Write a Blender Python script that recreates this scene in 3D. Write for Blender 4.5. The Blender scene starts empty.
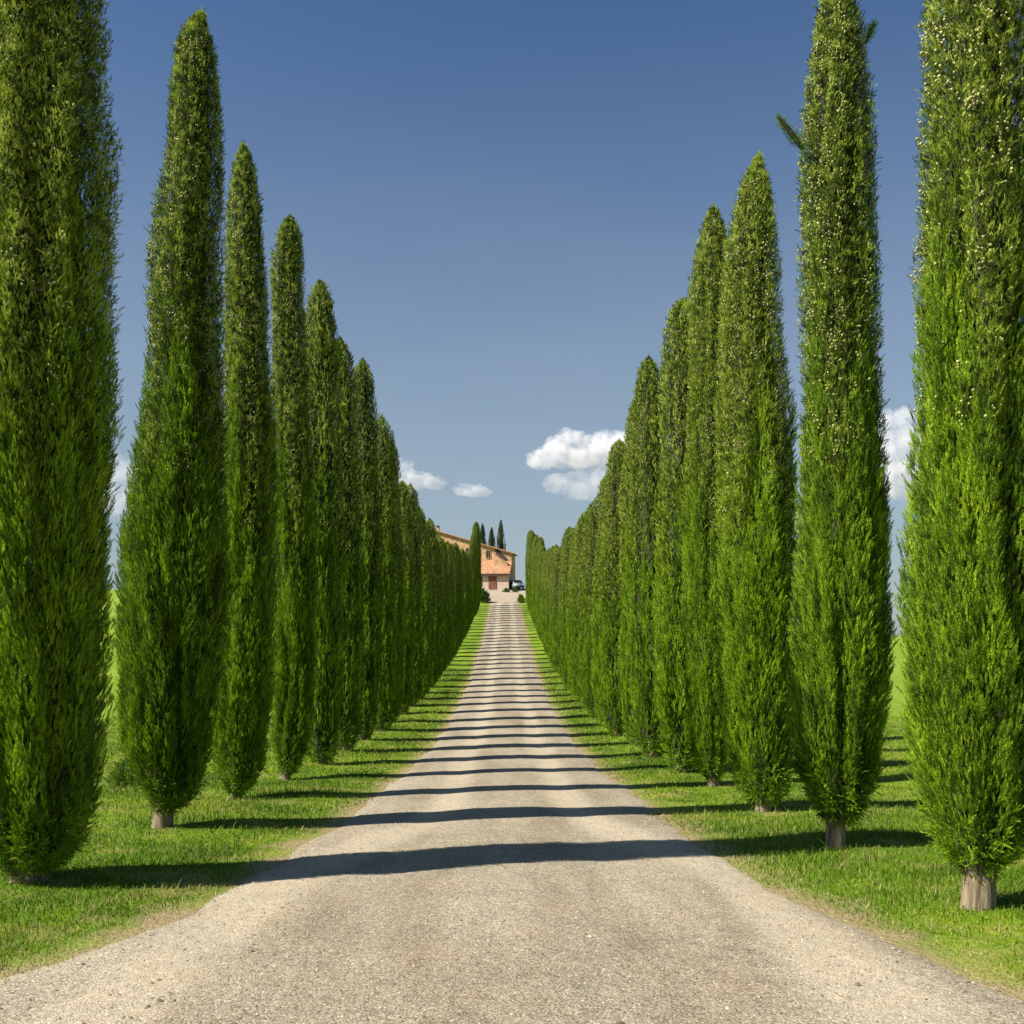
import bpy, bmesh, math, random
import numpy as np
from mathutils import Vector, Matrix, noise as mnoise
R = math.radians
scene = bpy.context.scene
col = scene.collection
rng = np.random.default_rng(7)
random.seed(7)

# ------------------------------------------------------------------ frame of reference
F = 995.0            # focal length in pixels of a 1024 frame (35 mm on 36 mm)
CX, HY = 505.0, 640.0    # where the road direction and eye level fall
CAMZ = 1.56
SUN_EL, SUN_AZ = 43.0, 251.5     # azimuth clockwise from +Y

def at(px, py, d):
    return Vector(((px - CX) * d / F, d, CAMZ + (HY - py) * d / F))

# ------------------------------------------------------------------ terrain
_py = np.array([-60, -20, 0, 10, 21, 34.8, 56.6, 75, 98, 125, 151, 166, 177, 183, 192, 220, 300, 500, 900, 4000], float)
_pz = np.array([3.9, 1.31, 0, -.653, -1.37, -1.76, -1.28, -.15, 1.56, 4.2, 6.95, 8.95, 10.6, 11.05, 11.35, 11.8, 11.2, 8, 6, 8], float)
_vy = np.array([-60, -20, 0, 10, 21, 34.8, 56.6, 100, 200, 400, 1000, 2500, 4000], float)
_vz = np.array([3.9, 1.31, 0, -.653, -1.37, -1.78, -1.7, -.8, 1.2, 3.0, 6.4, 12, 14], float)
_gy = np.arange(-60, 4000.5, .5)
def _smooth(a, s):
    k = np.exp(-.5 * (np.arange(-40, 41) * .5 / s) ** 2); k /= k.sum()
    return np.convolve(np.pad(a, 40, mode='edge'), k, mode='valid')
_P = _smooth(np.interp(_gy, _py, _pz), 4.0)
_V = _smooth(np.interp(_gy, _vy, _vz), 4.0)
def sstep(a, b, x):
    t = np.clip((x - a) / (b - a), 0, 1); return t * t * (3 - 2 * t)
def zt(x, y):
    x = np.asarray(x, float); y = np.asarray(y, float)
    p = np.interp(y, _gy, _P); v = np.interp(y, _gy, _V)
    h = 1 - sstep(12, 62, x)
    z = v + (p - v) * h
    ax = np.abs(x)
    verge = sstep(2.2, 3.6, ax)
    z = z + verge * (.035 * np.sin(x * 1.7 + y * .6) * np.sin(y * .9 - x * .5) + .02)
    far = sstep(9, 40, ax)
    z = z + far * .5 * np.sin(x * .045 + 1) * np.sin(y * .037)
    return z
def road_l(y):
    y = np.asarray(y, float)
    return -(2.26 + .95 * np.clip((8.6 - y) / 3.2, 0, 3) ** 1.3 * .85 + .05 * np.sin(y * .8) + .03 * np.sin(y * 2.3 + 1))
def road_r(y):
    y = np.asarray(y, float)
    return 2.24 + .62 * np.clip((8.4 - y) / 3.0, 0, 3) ** 1.3 + .05 * np.sin(y * .7 + 2) + .03 * np.sin(y * 2.1)

# ------------------------------------------------------------------ node helpers
def new_mat(name):
    m = bpy.data.materials.new(name); m.use_nodes = True
    nt = m.node_tree; nt.nodes.clear()
    return m, nt, nt.nodes, nt.links
def N(nodes, kind, **kw):
    n = nodes.new(kind)
    for k, v in kw.items():
        if k in n.inputs: n.inputs[k].default_value = v
        else: setattr(n, k, v)
    return n
def ramp(nodes, stops, interp='LINEAR'):
    r = nodes.new('ShaderNodeValToRGB'); e = r.color_ramp.elements
    r.color_ramp.interpolation = interp
    while len(e) > 1: e.remove(e[-1])
    e[0].position, e[0].color = stops[0][0], (*stops[0][1], 1)
    for p, c in stops[1:]:
        q = e.new(p); q.color = (*c, 1)
    return r
def noise_tex(nodes, links, vec, scale, detail=4, rough=.55):
    n = N(nodes, 'ShaderNodeTexNoise', Scale=scale, Detail=detail, Roughness=rough)
    links.new(vec, n.inputs['Vector']); return n
def mixc(nodes, links, fac, a, b, mode='MIX'):
    m = nodes.new('ShaderNodeMix'); m.data_type = 'RGBA'; m.blend_type = mode
    def put(s, v):
        if hasattr(v, 'is_linked'): links.new(v, s)
        elif isinstance(v, (tuple, list)): s.default_value = (*v[:3], 1)
        else: s.default_value = v
    put(m.inputs[0], fac); put(m.inputs[6], a); put(m.inputs[7], b)
    return m.outputs[2]
def math_n(nodes, links, op, a, b=None, clamp=False):
    m = nodes.new('ShaderNodeMath'); m.operation = op; m.use_clamp = clamp
    for i, v in enumerate((a, b)):
        if v is None: continue
        if hasattr(v, 'is_linked'): links.new(v, m.inputs[i])
        else: m.inputs[i].default_value = v
    return m.outputs[0]

# ------------------------------------------------------------------ materials
def foliage_mat(name, dark, mid, fresh, transl=.3):
    m, nt, ns, lk = new_mat(name)
    at_ = N(ns, 'ShaderNodeAttribute', attribute_name='tint')
    geo = ns.new('ShaderNodeNewGeometry'); oi = ns.new('ShaderNodeObjectInfo')
    tc = ns.new('ShaderNodeTexCoord')
    n1 = noise_tex(ns, lk, tc.outputs['Object'], 1.6, 3)
    f = math_n(ns, lk, 'MULTIPLY_ADD', n1.outputs['Fac'], .5)
    ns[-1].inputs[2].default_value = -.25
    f2 = math_n(ns, lk, 'ADD', at_.outputs['Fac'], f)
    rv = math_n(ns, lk, 'MULTIPLY_ADD', oi.outputs['Random'], .24); ns[-1].inputs[2].default_value = -.12
    f3 = math_n(ns, lk, 'ADD', f2, rv, True)
    fa = N(ns, 'ShaderNodeAttribute', attribute_name='fruiting')
    # crevice shade painted by noise: upright streaks below, small clumps among the cones above
    mp = ns.new('ShaderNodeMapping'); mp.inputs['Scale'].default_value = (9, 9, 1.7); lk.new(tc.outputs['Object'], mp.inputs['Vector'])
    s1 = noise_tex(ns, lk, mp.outputs[0], 1.0, 3, .6); s2 = noise_tex(ns, lk, tc.outputs['Object'], 9.5, 3, .6)
    smx = N(ns, 'ShaderNodeMix'); lk.new(fa.outputs['Fac'], smx.inputs[0]); lk.new(s1.outputs['Fac'], smx.inputs[2])
    s3 = math_n(ns, lk, 'MULTIPLY_ADD', s2.outputs['Fac'], 1.9); ns[-1].inputs[2].default_value = -.43; lk.new(s3, smx.inputs[3])
    sv_ = math_n(ns, lk, 'MULTIPLY_ADD', smx.outputs[0], 2.7); ns[-1].inputs[2].default_value = -1.37
    f3 = math_n(ns, lk, 'ADD', f3, sv_, True)
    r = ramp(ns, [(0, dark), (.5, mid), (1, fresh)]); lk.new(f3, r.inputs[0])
    ol = ramp(ns, [(0, (.020, .028, .006)), (.45, (.105, .145, .013)), (.75, (.26, .315, .035)), (1, (.48, .50, .13))]); lk.new(f3, ol.inputs[0])
    ff = math_n(ns, lk, 'MULTIPLY', fa.outputs['Fac'], .58)
    leafc = mixc(ns, lk, ff, r.outputs[0], ol.outputs[0])
    b = N(ns, 'ShaderNodeBsdfPrincipled', Roughness=.6)
    b.inputs['Specular IOR Level'].default_value = .25
    lk.new(leafc, b.inputs['Base Color'])
    t = ns.new('ShaderNodeBsdfTranslucent')
    tcol = mixc(ns, lk, 1.0, leafc, (1.15, 1.15, .6), 'MULTIPLY'); lk.new(tcol, t.inputs['Color'])
    mx = ns.new('ShaderNodeMixShader'); mx.inputs[0].default_value = transl
    lk.new(b.outputs[0], mx.inputs[1]); lk.new(t.outputs[0], mx.inputs[2])
    o = ns.new('ShaderNodeOutputMaterial'); lk.new(mx.outputs[0], o.inputs['Surface'])
    return m
M_LEAF = foliage_mat('cypress_foliage', (.050, .092, .006), (.170, .305, .011), (.35, .49, .020), .22)
M_LEAF_DARK = foliage_mat('far_cypress_foliage', (.03, .055, .014), (.06, .10, .022), (.09, .14, .03), .2)
M_BUSH = foliage_mat('shrub_foliage', (.03, .065, .01), (.07, .14, .02), (.13, .22, .03))
M_SHRUB = foliage_mat('meadow_shrub_foliage', (.06, .12, .015), (.13, .23, .03), (.22, .34, .05))
M_BUSH_Y = foliage_mat('yellow_shrub_foliage', (.10, .12, .01), (.2, .24, .02), (.34, .36, .04))

def simple(name, colr, rough=.8, var=.25, scale=6.0, bump=.0, bscale=30, metallic=0.0):
    m, nt, ns, lk = new_mat(name)
    tc = ns.new('ShaderNodeTexCoord')
    n1 = noise_tex(ns, lk, tc.outputs['Object'], scale, 5, .6)
    r = ramp(ns, [(.3, tuple(c * (1 - var) for c in colr)), (.7, tuple(min(1, c * (1 + var)) for c in colr))])
    lk.new(n1.outputs['Fac'], r.inputs[0])
    b = N(ns, 'ShaderNodeBsdfPrincipled', Roughness=rough, Metallic=metallic)
    lk.new(r.outputs[0], b.inputs['Base Color'])
    if bump:
        n2 = noise_tex(ns, lk, tc.outputs['Object'], bscale, 4)
        bp = N(ns, 'ShaderNodeBump', Strength=bump, Distance=.02); lk.new(n2.outputs['Fac'], bp.inputs['Height'])
        lk.new(bp.outputs[0], b.inputs['Normal'])
    o = ns.new('ShaderNodeOutputMaterial'); lk.new(b.outputs[0], o.inputs['Surface'])
    return m
m, nt, ns, lk = new_mat('shaded_twig_core')
b = N(ns, 'ShaderNodeBsdfPrincipled', Roughness=.9); b.inputs['Base Color'].default_value = (.028, .030, .011, 1)  # near-black twig colour, so the gaps between plumes look shaded
o = ns.new('ShaderNodeOutputMaterial'); lk.new(b.outputs[0], o.inputs['Surface']); M_TWIG_SHADE = m
M_CONE = simple('cypress_cone', (.36, .35, .13), .5, .5, 40)

def bark_mat():
    m, nt, ns, lk = new_mat('bark')
    tc = ns.new('ShaderNodeTexCoord')
    mp = ns.new('ShaderNodeMapping'); mp.inputs['Scale'].default_value = (22, 22, 1.5)
    lk.new(tc.outputs['Object'], mp.inputs['Vector'])
    n1 = noise_tex(ns, lk, mp.outputs[0], 1.6, 6, .65)
    r = ramp(ns, [(.34, (.06, .045, .03)), (.48, (.20, .15, .09)), (.68, (.36, .28, .18))]); lk.new(n1.outputs['Fac'], r.inputs[0])
    b = N(ns, 'ShaderNodeBsdfPrincipled', Roughness=.9); lk.new(r.outputs[0], b.inputs['Base Color'])
    bp = N(ns, 'ShaderNodeBump', Strength=.9, Distance=.03); lk.new(n1.outputs['Fac'], bp.inputs['Height']); lk.new(bp.outputs[0], b.inputs['Normal'])
    o = ns.new('ShaderNodeOutputMaterial'); lk.new(b.outputs[0], o.inputs['Surface'])
    return m
M_BARK = bark_mat()

def grass_colour(ns, lk, vec):
    big = noise_tex(ns, lk, vec, .75, 5, .65)
    mid = noise_tex(ns, lk, vec, 1.3, 6, .68)
    g = ramp(ns, [(.28, (.060, .115, .007)), (.5, (.122, .215, .010)), (.72, (.225, .285, .022))]); lk.new(big.outputs['Fac'], g.inputs[0])
    d = ramp(ns, [(.52, (0, 0, 0)), (.67, (1, 1, 1))]); lk.new(mid.outputs['Fac'], d.inputs[0])
    big2 = noise_tex(ns, lk, vec, .16, 3, .5)
    lr = ramp(ns, [(.35, (.72, .78, .7)), (.5, (1, 1, 1)), (.66, (1.28, 1.16, 1.0))]); lk.new(big2.outputs['Fac'], lr.inputs[0])
    g_out = mixc(ns, lk, 1.0, g.outputs[0], lr.outputs[0], 'MULTIPLY')
    return g_out, d.outputs[0], mid

def ground_mat():
    m, nt, ns, lk = new_mat('meadow_ground')
    geo = ns.new('ShaderNodeNewGeometry'); pos = geo.outputs['Position']
    sx = ns.new('ShaderNodeSeparateXYZ'); lk.new(pos, sx.inputs[0])
    g, dry, mid = grass_colour(ns, lk, pos)
    ax = math_n(ns, lk, 'ABSOLUTE', sx.outputs['X'])
    # young wheat in the fields beyond the rows of trees
    mr = N(ns, 'ShaderNodeMapRange'); mr.inputs[1].default_value = 8; mr.inputs[2].default_value = 22; lk.new(ax, mr.inputs[0])
    wv = ns.new('ShaderNodeMapping'); wv.inputs['Scale'].default_value = (.05, .4, .4); lk.new(pos, wv.inputs['Vector'])
    fn = noise_tex(ns, lk, wv.outputs[0], 1.0, 4)
    fcol = ramp(ns, [(.3, (.125, .225, .012)), (.7, (.195, .285, .022))]); lk.new(fn.outputs['Fac'], fcol.inputs[0])
    c = mixc(ns, lk, mr.outputs[0], g, fcol.outputs[0])
    # bare dry soil and straw at the road edge
    n3 = noise_tex(ns, lk, pos, 1.3, 4)
    e = math_n(ns, lk, 'MULTIPLY_ADD', n3.outputs['Fac'], 1.6); ns[-1].inputs[2].default_value = -.8
    fl = math_n(ns, lk, 'SUBTRACT', 8.5, sx.outputs['Y']); fl = math_n(ns, lk, 'DIVIDE', fl, 3.1)
    fl = math_n(ns, lk, 'MAXIMUM', fl, 0.0); fl = math_n(ns, lk, 'POWER', fl, 1.3); fl = math_n(ns, lk, 'MULTIPLY', fl, .72)
    e2 = math_n(ns, lk, 'SUBTRACT', math_n(ns, lk, 'ADD', ax, e), fl)
    me = N(ns, 'ShaderNodeMapRange'); me.inputs[1].default_value = 2.15; me.inputs[2].default_value = 2.6; me.inputs[3].default_value = 1; me.inputs[4].default_value = 0
    lk.new(e2, me.inputs[0])
    c = mixc(ns, lk, me.outputs[0], c, (.30, .235, .12))
    df = math_n(ns, lk, 'MULTIPLY', dry, .55)
    c = mixc(ns, lk, df, c, (.34, .30, .10))
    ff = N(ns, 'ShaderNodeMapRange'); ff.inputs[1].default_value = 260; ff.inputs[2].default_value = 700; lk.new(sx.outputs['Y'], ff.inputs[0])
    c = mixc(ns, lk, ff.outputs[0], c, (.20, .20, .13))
    b = N(ns, 'ShaderNodeBsdfPrincipled', Roughness=.9); b.inputs['Specular IOR Level'].default_value = .1
    lk.new(c, b.inputs['Base Color'])
    n4 = noise_tex(ns, lk, pos, 14, 5, .7)
    bp = N(ns, 'ShaderNodeBump', Strength=.8, Distance=.08); lk.new(n4.outputs['Fac'], bp.inputs['Height']); lk.new(bp.outputs[0], b.inputs['Normal'])
    o = ns.new('ShaderNodeOutputMaterial'); lk.new(b.outputs[0], o.inputs['Surface'])
    return m
M_GROUND = ground_mat()

def blade_mat():
    m, nt, ns, lk = new_mat('grass_blades')
    geo = ns.new('ShaderNodeNewGeometry')
    at_ = N(ns, 'ShaderNodeAttribute', attribute_name='tint')
    g, dry, mid = grass_colour(ns, lk, geo.outputs['Position'])
    v = ramp(ns, [(0, (.42, .46, .42)), (.45, (.95, .95, .95)), (.9, (1.5, 1.4, 1.3)), ]); lk.new(at_.outputs['Fac'], v.inputs[0])
    c = mixc(ns, lk, 1.0, g, v.outputs[0], 'MULTIPLY')
    df = math_n(ns, lk, 'MULTIPLY', dry, .75)
    c = mixc(ns, lk, df, c, (.36, .32, .10))
    ds = N(ns, 'ShaderNodeMapRange'); ds.inputs[1].default_value = .9; ds.inputs[2].default_value = .93; lk.new(at_.outputs['Fac'], ds.inputs[0])
    c = mixc(ns, lk, ds.outputs[0], c, (.42, .34, .16))
    b = N(ns, 'ShaderNodeBsdfPrincipled', Roughness=.65); b.inputs['Specular IOR Level'].default_value = .2
    lk.new(c, b.inputs['Base Color'])
    t = ns.new('ShaderNodeBsdfTranslucent'); lk.new(c, t.inputs['Color'])
    mx = ns.new('ShaderNodeMixShader'); mx.inputs[0].default_value = .35
    lk.new(b.outputs[0], mx.inputs[1]); lk.new(t.outputs[0], mx.inputs[2])
    o = ns.new('ShaderNodeOutputMaterial'); lk.new(mx.outputs[0], o.inputs['Surface'])
    return m
M_BLADE = blade_mat()

def gravel_mat():
    m, nt, ns, lk = new_mat('gravel')
    geo = ns.new('ShaderNodeNewGeometry'); pos = geo.outputs['Position']
    sx = ns.new('ShaderNodeSeparateXYZ'); lk.new(pos, sx.inputs[0])
    st = ns.new('ShaderNodeMapping'); st.inputs['Scale'].default_value = (1.0, .22, 1); lk.new(pos, st.inputs['Vector'])
    n1 = noise_tex(ns, lk, st.outputs[0], 1.1, 5, .6)
    base = ramp(ns, [(.3, (.215, .18, .128)), (.5, (.285, .25, .188)), (.72, (.35, .31, .24))]); lk.new(n1.outputs['Fac'], base.inputs[0])
    # wheel tracks: finer pale dust in two wandering bands
    wob = noise_tex(ns, lk, st.outputs[0], .6, 3)
    xo = math_n(ns, lk, 'MULTIPLY_ADD', wob.outputs['Fac'], .8); ns[-1].inputs[2].default_value = -.4
    xx = math_n(ns, lk, 'ADD', sx.outputs['X'], xo)
    ab = math_n(ns, lk, 'ABSOLUTE', xx)
    tk = N(ns, 'ShaderNodeMapRange'); tk.interpolation_type = 'SMOOTHSTEP'
    for i_, v_ in ((1, 8.0), (2, 15.0), (3, 1.95), (4, .95)): tk.inputs[i_].default_value = v_
    lk.new(sx.outputs['Y'], tk.inputs[0])
    dd = math_n(ns, lk, 'SUBTRACT', ab, tk.outputs[0])
    da = math_n(ns, lk, 'ABSOLUTE', dd)
    tr = N(ns, 'ShaderNodeMapRange'); tr.inputs[1].default_value = .12; tr.inputs[2].default_value = .5; tr.inputs[3].default_value = 1; tr.inputs[4].default_value = 0
    tr.interpolation_type = 'SMOOTHSTEP'; lk.new(da, tr.inputs[0])
    tf = math_n(ns, lk, 'MULTIPLY', tr.outputs[0], .66)
    c = mixc(ns, lk, tf, base.outputs[0], (.42, .365, .27))
    # individual stones
    vo = N(ns, 'ShaderNodeTexVoronoi', Scale=84.0); lk.new(pos, vo.inputs['Vector'])
    sc_ = ns.new('ShaderNodeSeparateColor'); lk.new(vo.outputs['Color'], sc_.inputs[0])
    sr = ramp(ns, [(0, (.25, .24, .22)), (.16, (.74, .73, .72)), (.78, (1.08, 1.08, 1.07)), (1, (1.75, 1.72, 1.66))]); lk.new(sc_.outputs[0], sr.inputs[0])
    tn = noise_tex(ns, lk, pos, 1.7, 5, .7)
    tr_ = ramp(ns, [(.32, (1.05, 1.0, .95)), (.5, (1, 1, 1)), (.68, (.87, .89, .88))]); lk.new(tn.outputs['Fac'], tr_.inputs[0])
    c = mixc(ns, lk, 1.0, c, tr_.outputs[0], 'MULTIPLY')
    gn = noise_tex(ns, lk, pos, 260, 2, .6)
    gr_ = ramp(ns, [(.3, (.55, .54, .52)), (.5, (1, 1, 1)), (.7, (1.42, 1.4, 1.36))]); lk.new(gn.outputs['Fac'], gr_.inputs[0])
    c = mixc(ns, lk, 1.0, c, gr_.outputs[0], 'MULTIPLY')
    vb = N(ns, 'ShaderNodeTexVoronoi', Scale=31.0); lk.new(pos, vb.inputs['Vector'])
    sb = ns.new('ShaderNodeSeparateColor'); lk.new(vb.outputs['Color'], sb.inputs[0])
    sr2 = ramp(ns, [(0, (.7, .66, .6)), (.12, (.95, .94, .92)), (.85, (1.03, 1.02, 1.0)), (1, (1.25, 1.22, 1.18))]); lk.new(sb.outputs[1], sr2.inputs[0])
    fs = math_n(ns, lk, 'MULTIPLY_ADD', tr.outputs[0], -.35); ns[-1].inputs[2].default_value = .8
    c = mixc(ns, lk, fs, c, mixc(ns, lk, 1.0, c, sr.outputs[0], 'MULTIPLY'))
    c = mixc(ns, lk, fs, c, mixc(ns, lk, 1.0, c, sr2.outputs[0], 'MULTIPLY'))
    b = N(ns, 'ShaderNodeBsdfPrincipled', Roughness=.92); b.inputs['Specular IOR Level'].default_value = .15
    lk.new(c, b.inputs['Base Color'])
    h = math_n(ns, lk, 'SUBTRACT', 1.0, vo.outputs['Distance'])
    bp = N(ns, 'ShaderNodeBump', Strength=.45, Distance=.01); lk.new(h, bp.inputs['Height'])
    n5 = noise_tex(ns, lk, pos, 5, 4); bp2 = N(ns, 'ShaderNodeBump', Strength=.5, Distance=.05); lk.new(n5.outputs['Fac'], bp2.inputs['Height'])
    lk.new(bp2.outputs[0], bp.inputs['Normal']); lk.new(bp.outputs[0], b.inputs['Normal'])
    o = ns.new('ShaderNodeOutputMaterial'); lk.new(b.outputs[0], o.inputs['Surface'])
    return m
M_GRAVEL = gravel_mat()

def pebble_mat():
    m, nt, ns, lk = new_mat('pebble')
    at_ = N(ns, 'ShaderNodeAttribute', attribute_name='tint')
    r = ramp(ns, [(0, (.10, .08, .055)), (.35, (.19, .155, .11)), (.75, (.30, .26, .185)), (1, (.44, .40, .32))]); lk.new(at_.outputs['Fac'], r.inputs[0])
    b = N(ns, 'ShaderNodeBsdfPrincipled', Roughness=.85); lk.new(r.outputs[0], b.inputs['Base Color'])
    o = ns.new('ShaderNodeOutputMaterial'); lk.new(b.outputs[0], o.inputs['Surface'])
    return m
M_PEBBLE = pebble_mat()

# ------------------------------------------------------------------ object helpers
def link(o, parent=None):
    col.objects.link(o)
    if parent is not None: o.parent = parent
    return o
def tag(o, label, cat, group=None):
    o['label'] = label; o['category'] = cat
    if group: o['group'] = group
    return o
def thing(name, label, cat, loc=(0, 0, 0), rz=0, group=None):
    o = bpy.data.objects.new(name, None); o.empty_display_size = .3
    o.location = loc; o.rotation_euler = (0, 0, rz)
    return tag(link(o), label, cat, group)
def fast_mesh(name, verts, faces_n, idx, tint=None, mats=(), mat_idx=None, smooth=False):
    """verts (V,3); faces_n = verts per face (constant int); idx flat loop indices."""
    me = bpy.data.meshes.new(name)
    nf = len(idx) // faces_n
    me.vertices.add(len(verts)); me.vertices.foreach_set('co', np.ascontiguousarray(verts, dtype=np.float32).ravel())
    me.loops.add(len(idx)); me.loops.foreach_set('vertex_index', np.ascontiguousarray(idx, dtype=np.int32))
    me.polygons.add(nf); me.polygons.foreach_set('loop_start', np.arange(0, nf * faces_n, faces_n, dtype=np.int32))
    try: me.polygons.foreach_set('loop_total', np.full(nf, faces_n, dtype=np.int32))
    except Exception: pass
    for m in mats: me.materials.append(m)
    if mat_idx is not None: me.polygons.foreach_set('material_index', mat_idx.astype(np.int32))
    if smooth: me.polygons.foreach_set('use_smooth', np.ones(nf, dtype=bool))
    me.update(calc_edges=True)
    if tint is not None:
        a = me.attributes.new('tint', 'FLOAT', 'POINT'); a.data.foreach_set('value', tint.astype(np.float32))
    return me
def add_attr(me, name, val):
    a = me.attributes.new(name, 'FLOAT', 'POINT'); a.data.foreach_set('value', np.ascontiguousarray(val, dtype=np.float32))
def obj(name, me, parent=None, loc=None):
    o = bpy.data.objects.new(name, me)
    if loc is not None: o.location = loc
    return link(o, parent)
def bm_obj(name, bm, mat, parent=None, smooth=False, loc=None):
    bmesh.ops.recalc_face_normals(bm, faces=bm.faces)
    me = bpy.data.meshes.new(name); bm.to_mesh(me); bm.free()
    me.materials.append(mat)
    if smooth:
        for p in me.polygons: p.use_smooth = True
    return obj(name, me, parent, loc)
def add_box(bm, x0, x1, y0, y1, z0, z1):
    v = [bm.verts.new(p) for p in ((x0, y0, z0), (x1, y0, z0), (x1, y1, z0), (x0, y1, z0), (x0, y0, z1), (x1, y0, z1), (x1, y1, z1), (x0, y1, z1))]
    for f in ((0, 3, 2, 1), (4, 5, 6, 7), (0, 1, 5, 4), (1, 2, 6, 5), (2, 3, 7, 6), (3, 0, 4, 7)): bm.faces.new([v[i] for i in f])
    return v
def add_prism(bm, poly_xz, y0, y1):
    a = [bm.verts.new((x, y0, z)) for x, z in poly_xz]; b = [bm.verts.new((x, y1, z)) for x, z in poly_xz]
    n = len(a)
    bm.faces.new(a); bm.faces.new(b[::-1])
    for i in range(n): bm.faces.new((a[i], b[i], b[(i + 1) % n], a[(i + 1) % n]))
def box(name, mat, parent, *b, bevel=0):
    bm = bmesh.new(); add_box(bm, *b)
    if bevel: bmesh.ops.bevel(bm, geom=bm.edges[:], offset=bevel, segments=2, affect='EDGES')
    return bm_obj(name, bm, mat, parent)

# ------------------------------------------------------------------ ground, road
def axis_grid(marks):
    out = []
    for (a, b, n) in marks: out += list(np.linspace(a, b, n, endpoint=False))
    out.append(marks[-1][1]); return np.array(out)
gx = axis_grid([(-1800, -300, 16), (-300, -60, 40), (-60, -12, 60), (-12, 12, 120), (12, 60, 60), (60, 300, 50), (300, 1800, 16)])
gy = axis_grid([(-40, 0, 25), (0, 40, 160), (40, 230, 250), (230, 600, 60), (600, 3600, 40)])
XX, YY = np.meshgrid(gx, gy); ZZ = zt(XX, YY)
nx, ny = len(gx), len(gy)
V = np.stack([XX.ravel(), YY.ravel(), ZZ.ravel()], 1)
i0 = (np.arange(ny - 1)[:, None] * nx + np.arange(nx - 1)[None]).ravel()
idx = np.stack([i0, i0 + 1, i0 + 1 + nx, i0 + nx], 1).ravel()
g = obj('ground', fast_mesh('ground', V, 4, idx, mats=[M_GROUND], smooth=True)); g['kind'] = 'structure'

ry = np.concatenate([np.arange(-6, 40, .12), np.arange(40, 154.01, .5)])
nr = 25
s = np.linspace(0, 1, nr)
er = np.cumsum(rng.normal(0, 1, len(ry)))
jl = np.convolve(rng.normal(0, 1, len(ry)), np.ones(5) / 5, 'same') * .035 + np.convolve(rng.normal(0, 1, len(ry)), np.ones(14) / 14, 'same') * .08
jr = np.convolve(rng.normal(0, 1, len(ry)), np.ones(5) / 5, 'same') * .035 + np.convolve(rng.normal(0, 1, len(ry)), np.ones(14) / 14, 'same') * .08
L_, R_ = road_l(ry) + jl, road_r(ry) + jr
RX = L_[:, None] + (R_ - L_)[:, None] * s[None]; RY = np.repeat(ry[:, None], nr, 1)
ZB = zt(RX, RY)
prof = .045 * np.sin(np.pi * s)[None] - .02 * (np.exp(-((RX - .98) / .3) ** 2) + np.exp(-((RX + .98) / .3) ** 2))
edge = np.minimum(s, 1 - s)[None]
RZ = ZB + .004 + np.where(edge <= 0, -.02, np.maximum(.006, .010 + prof))
V = np.stack([RX.ravel(), RY.ravel(), RZ.ravel()], 1)
i0 = (np.arange(len(ry) - 1)[:, None] * nr + np.arange(nr - 1)[None]).ravel()
idx = np.stack([i0, i0 + 1, i0 + 1 + nr, i0 + nr], 1).ravel()
rd = obj('gravel_road', fast_mesh('gravel_road', V, 4, idx, mats=[M_GRAVEL], smooth=True)); rd['kind'] = 'structure'
def zroad(x, y):
    sx = (x - road_l(y)) / (road_r(y) - road_l(y))
    p = .045 * np.sin(np.pi * np.clip(sx, 0, 1)) - .02 * (np.exp(-((x - .98) / .3) ** 2) + np.exp(-((x + .98) / .3) ** 2))
    return zt(x, y) + .004 + np.maximum(.006, .010 + p)

# forecourt in front of the farmhouse
fy = np.linspace(154.2, 186, 40); fs = np.linspace(0, 1, 14)
fl = np.interp(fy, [154, 160, 170, 186], [-2.6, -3.9, -9, -16]); fr = np.interp(fy, [154, 160, 170, 186], [2.5, 2.7, 5, 9])
FX = fl[:, None] + (fr - fl)[:, None] * fs[None]; FY = np.repeat(fy[:, None], 14, 1); FZ = zt(FX, FY) + .05
V = np.stack([FX.ravel(), FY.ravel(), FZ.ravel()], 1)
i0 = (np.arange(39)[:, None] * 14 + np.arange(13)[None]).ravel()
fc = obj('forecourt', fast_mesh('forecourt', V, 4, np.stack([i0, i0 + 1, i0 + 15, i0 + 14], 1).ravel(), mats=[simple('forecourt_gravel', (.30, .25, .18), .9, .15, .6)], smooth=True)); fc['kind'] = 'structure'

# loose stones on the road
npb = 26000
py = 3.6 * (28 / 3.6) ** rng.random(npb)
u = rng.random(npb)
pxx = road_l(py) + .05 + (road_r(py) - road_l(py) - .1) * u
keep = rng.random(npb) < (1 - .6 * np.exp(-((np.abs(pxx) - .98) / .28) ** 2))
py, pxx = py[keep], pxx[keep]; npb = len(py)
rad = .003 + .008 * rng.random(npb) ** 4 + np.where(rng.random(npb) < .007, .009, 0)
octa = np.array([(1, 0, 0), (.3, .95, 0), (-.8, .6, 0), (-.8, -.6, 0), (.3, -.95, 0), (0.1, 0, .8), (0, 0, -.5)], float)
of = np.array([(0, 1, 5), (1, 2, 5), (2, 3, 5), (3, 4, 5), (4, 0, 5)])
ang = rng.random(npb) * 6.283; ca, sa = np.cos(ang), np.sin(ang)
P = octa[None] * rad[:, None, None] * (1 + .35 * rng.normal(size=(npb, 7, 1)).clip(-1, 1))
P = np.stack([P[..., 0] * ca[:, None] - P[..., 1] * sa[:, None], (P[..., 0] * sa[:, None] + P[..., 1] * ca[:, None]) * .8, P[..., 2]], -1)
P += np.stack([pxx, py, zroad(pxx, py) + rad * .15], -1)[:, None]
idx = (of[None] + (np.arange(npb) * 7)[:, None, None]).ravel()
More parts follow.
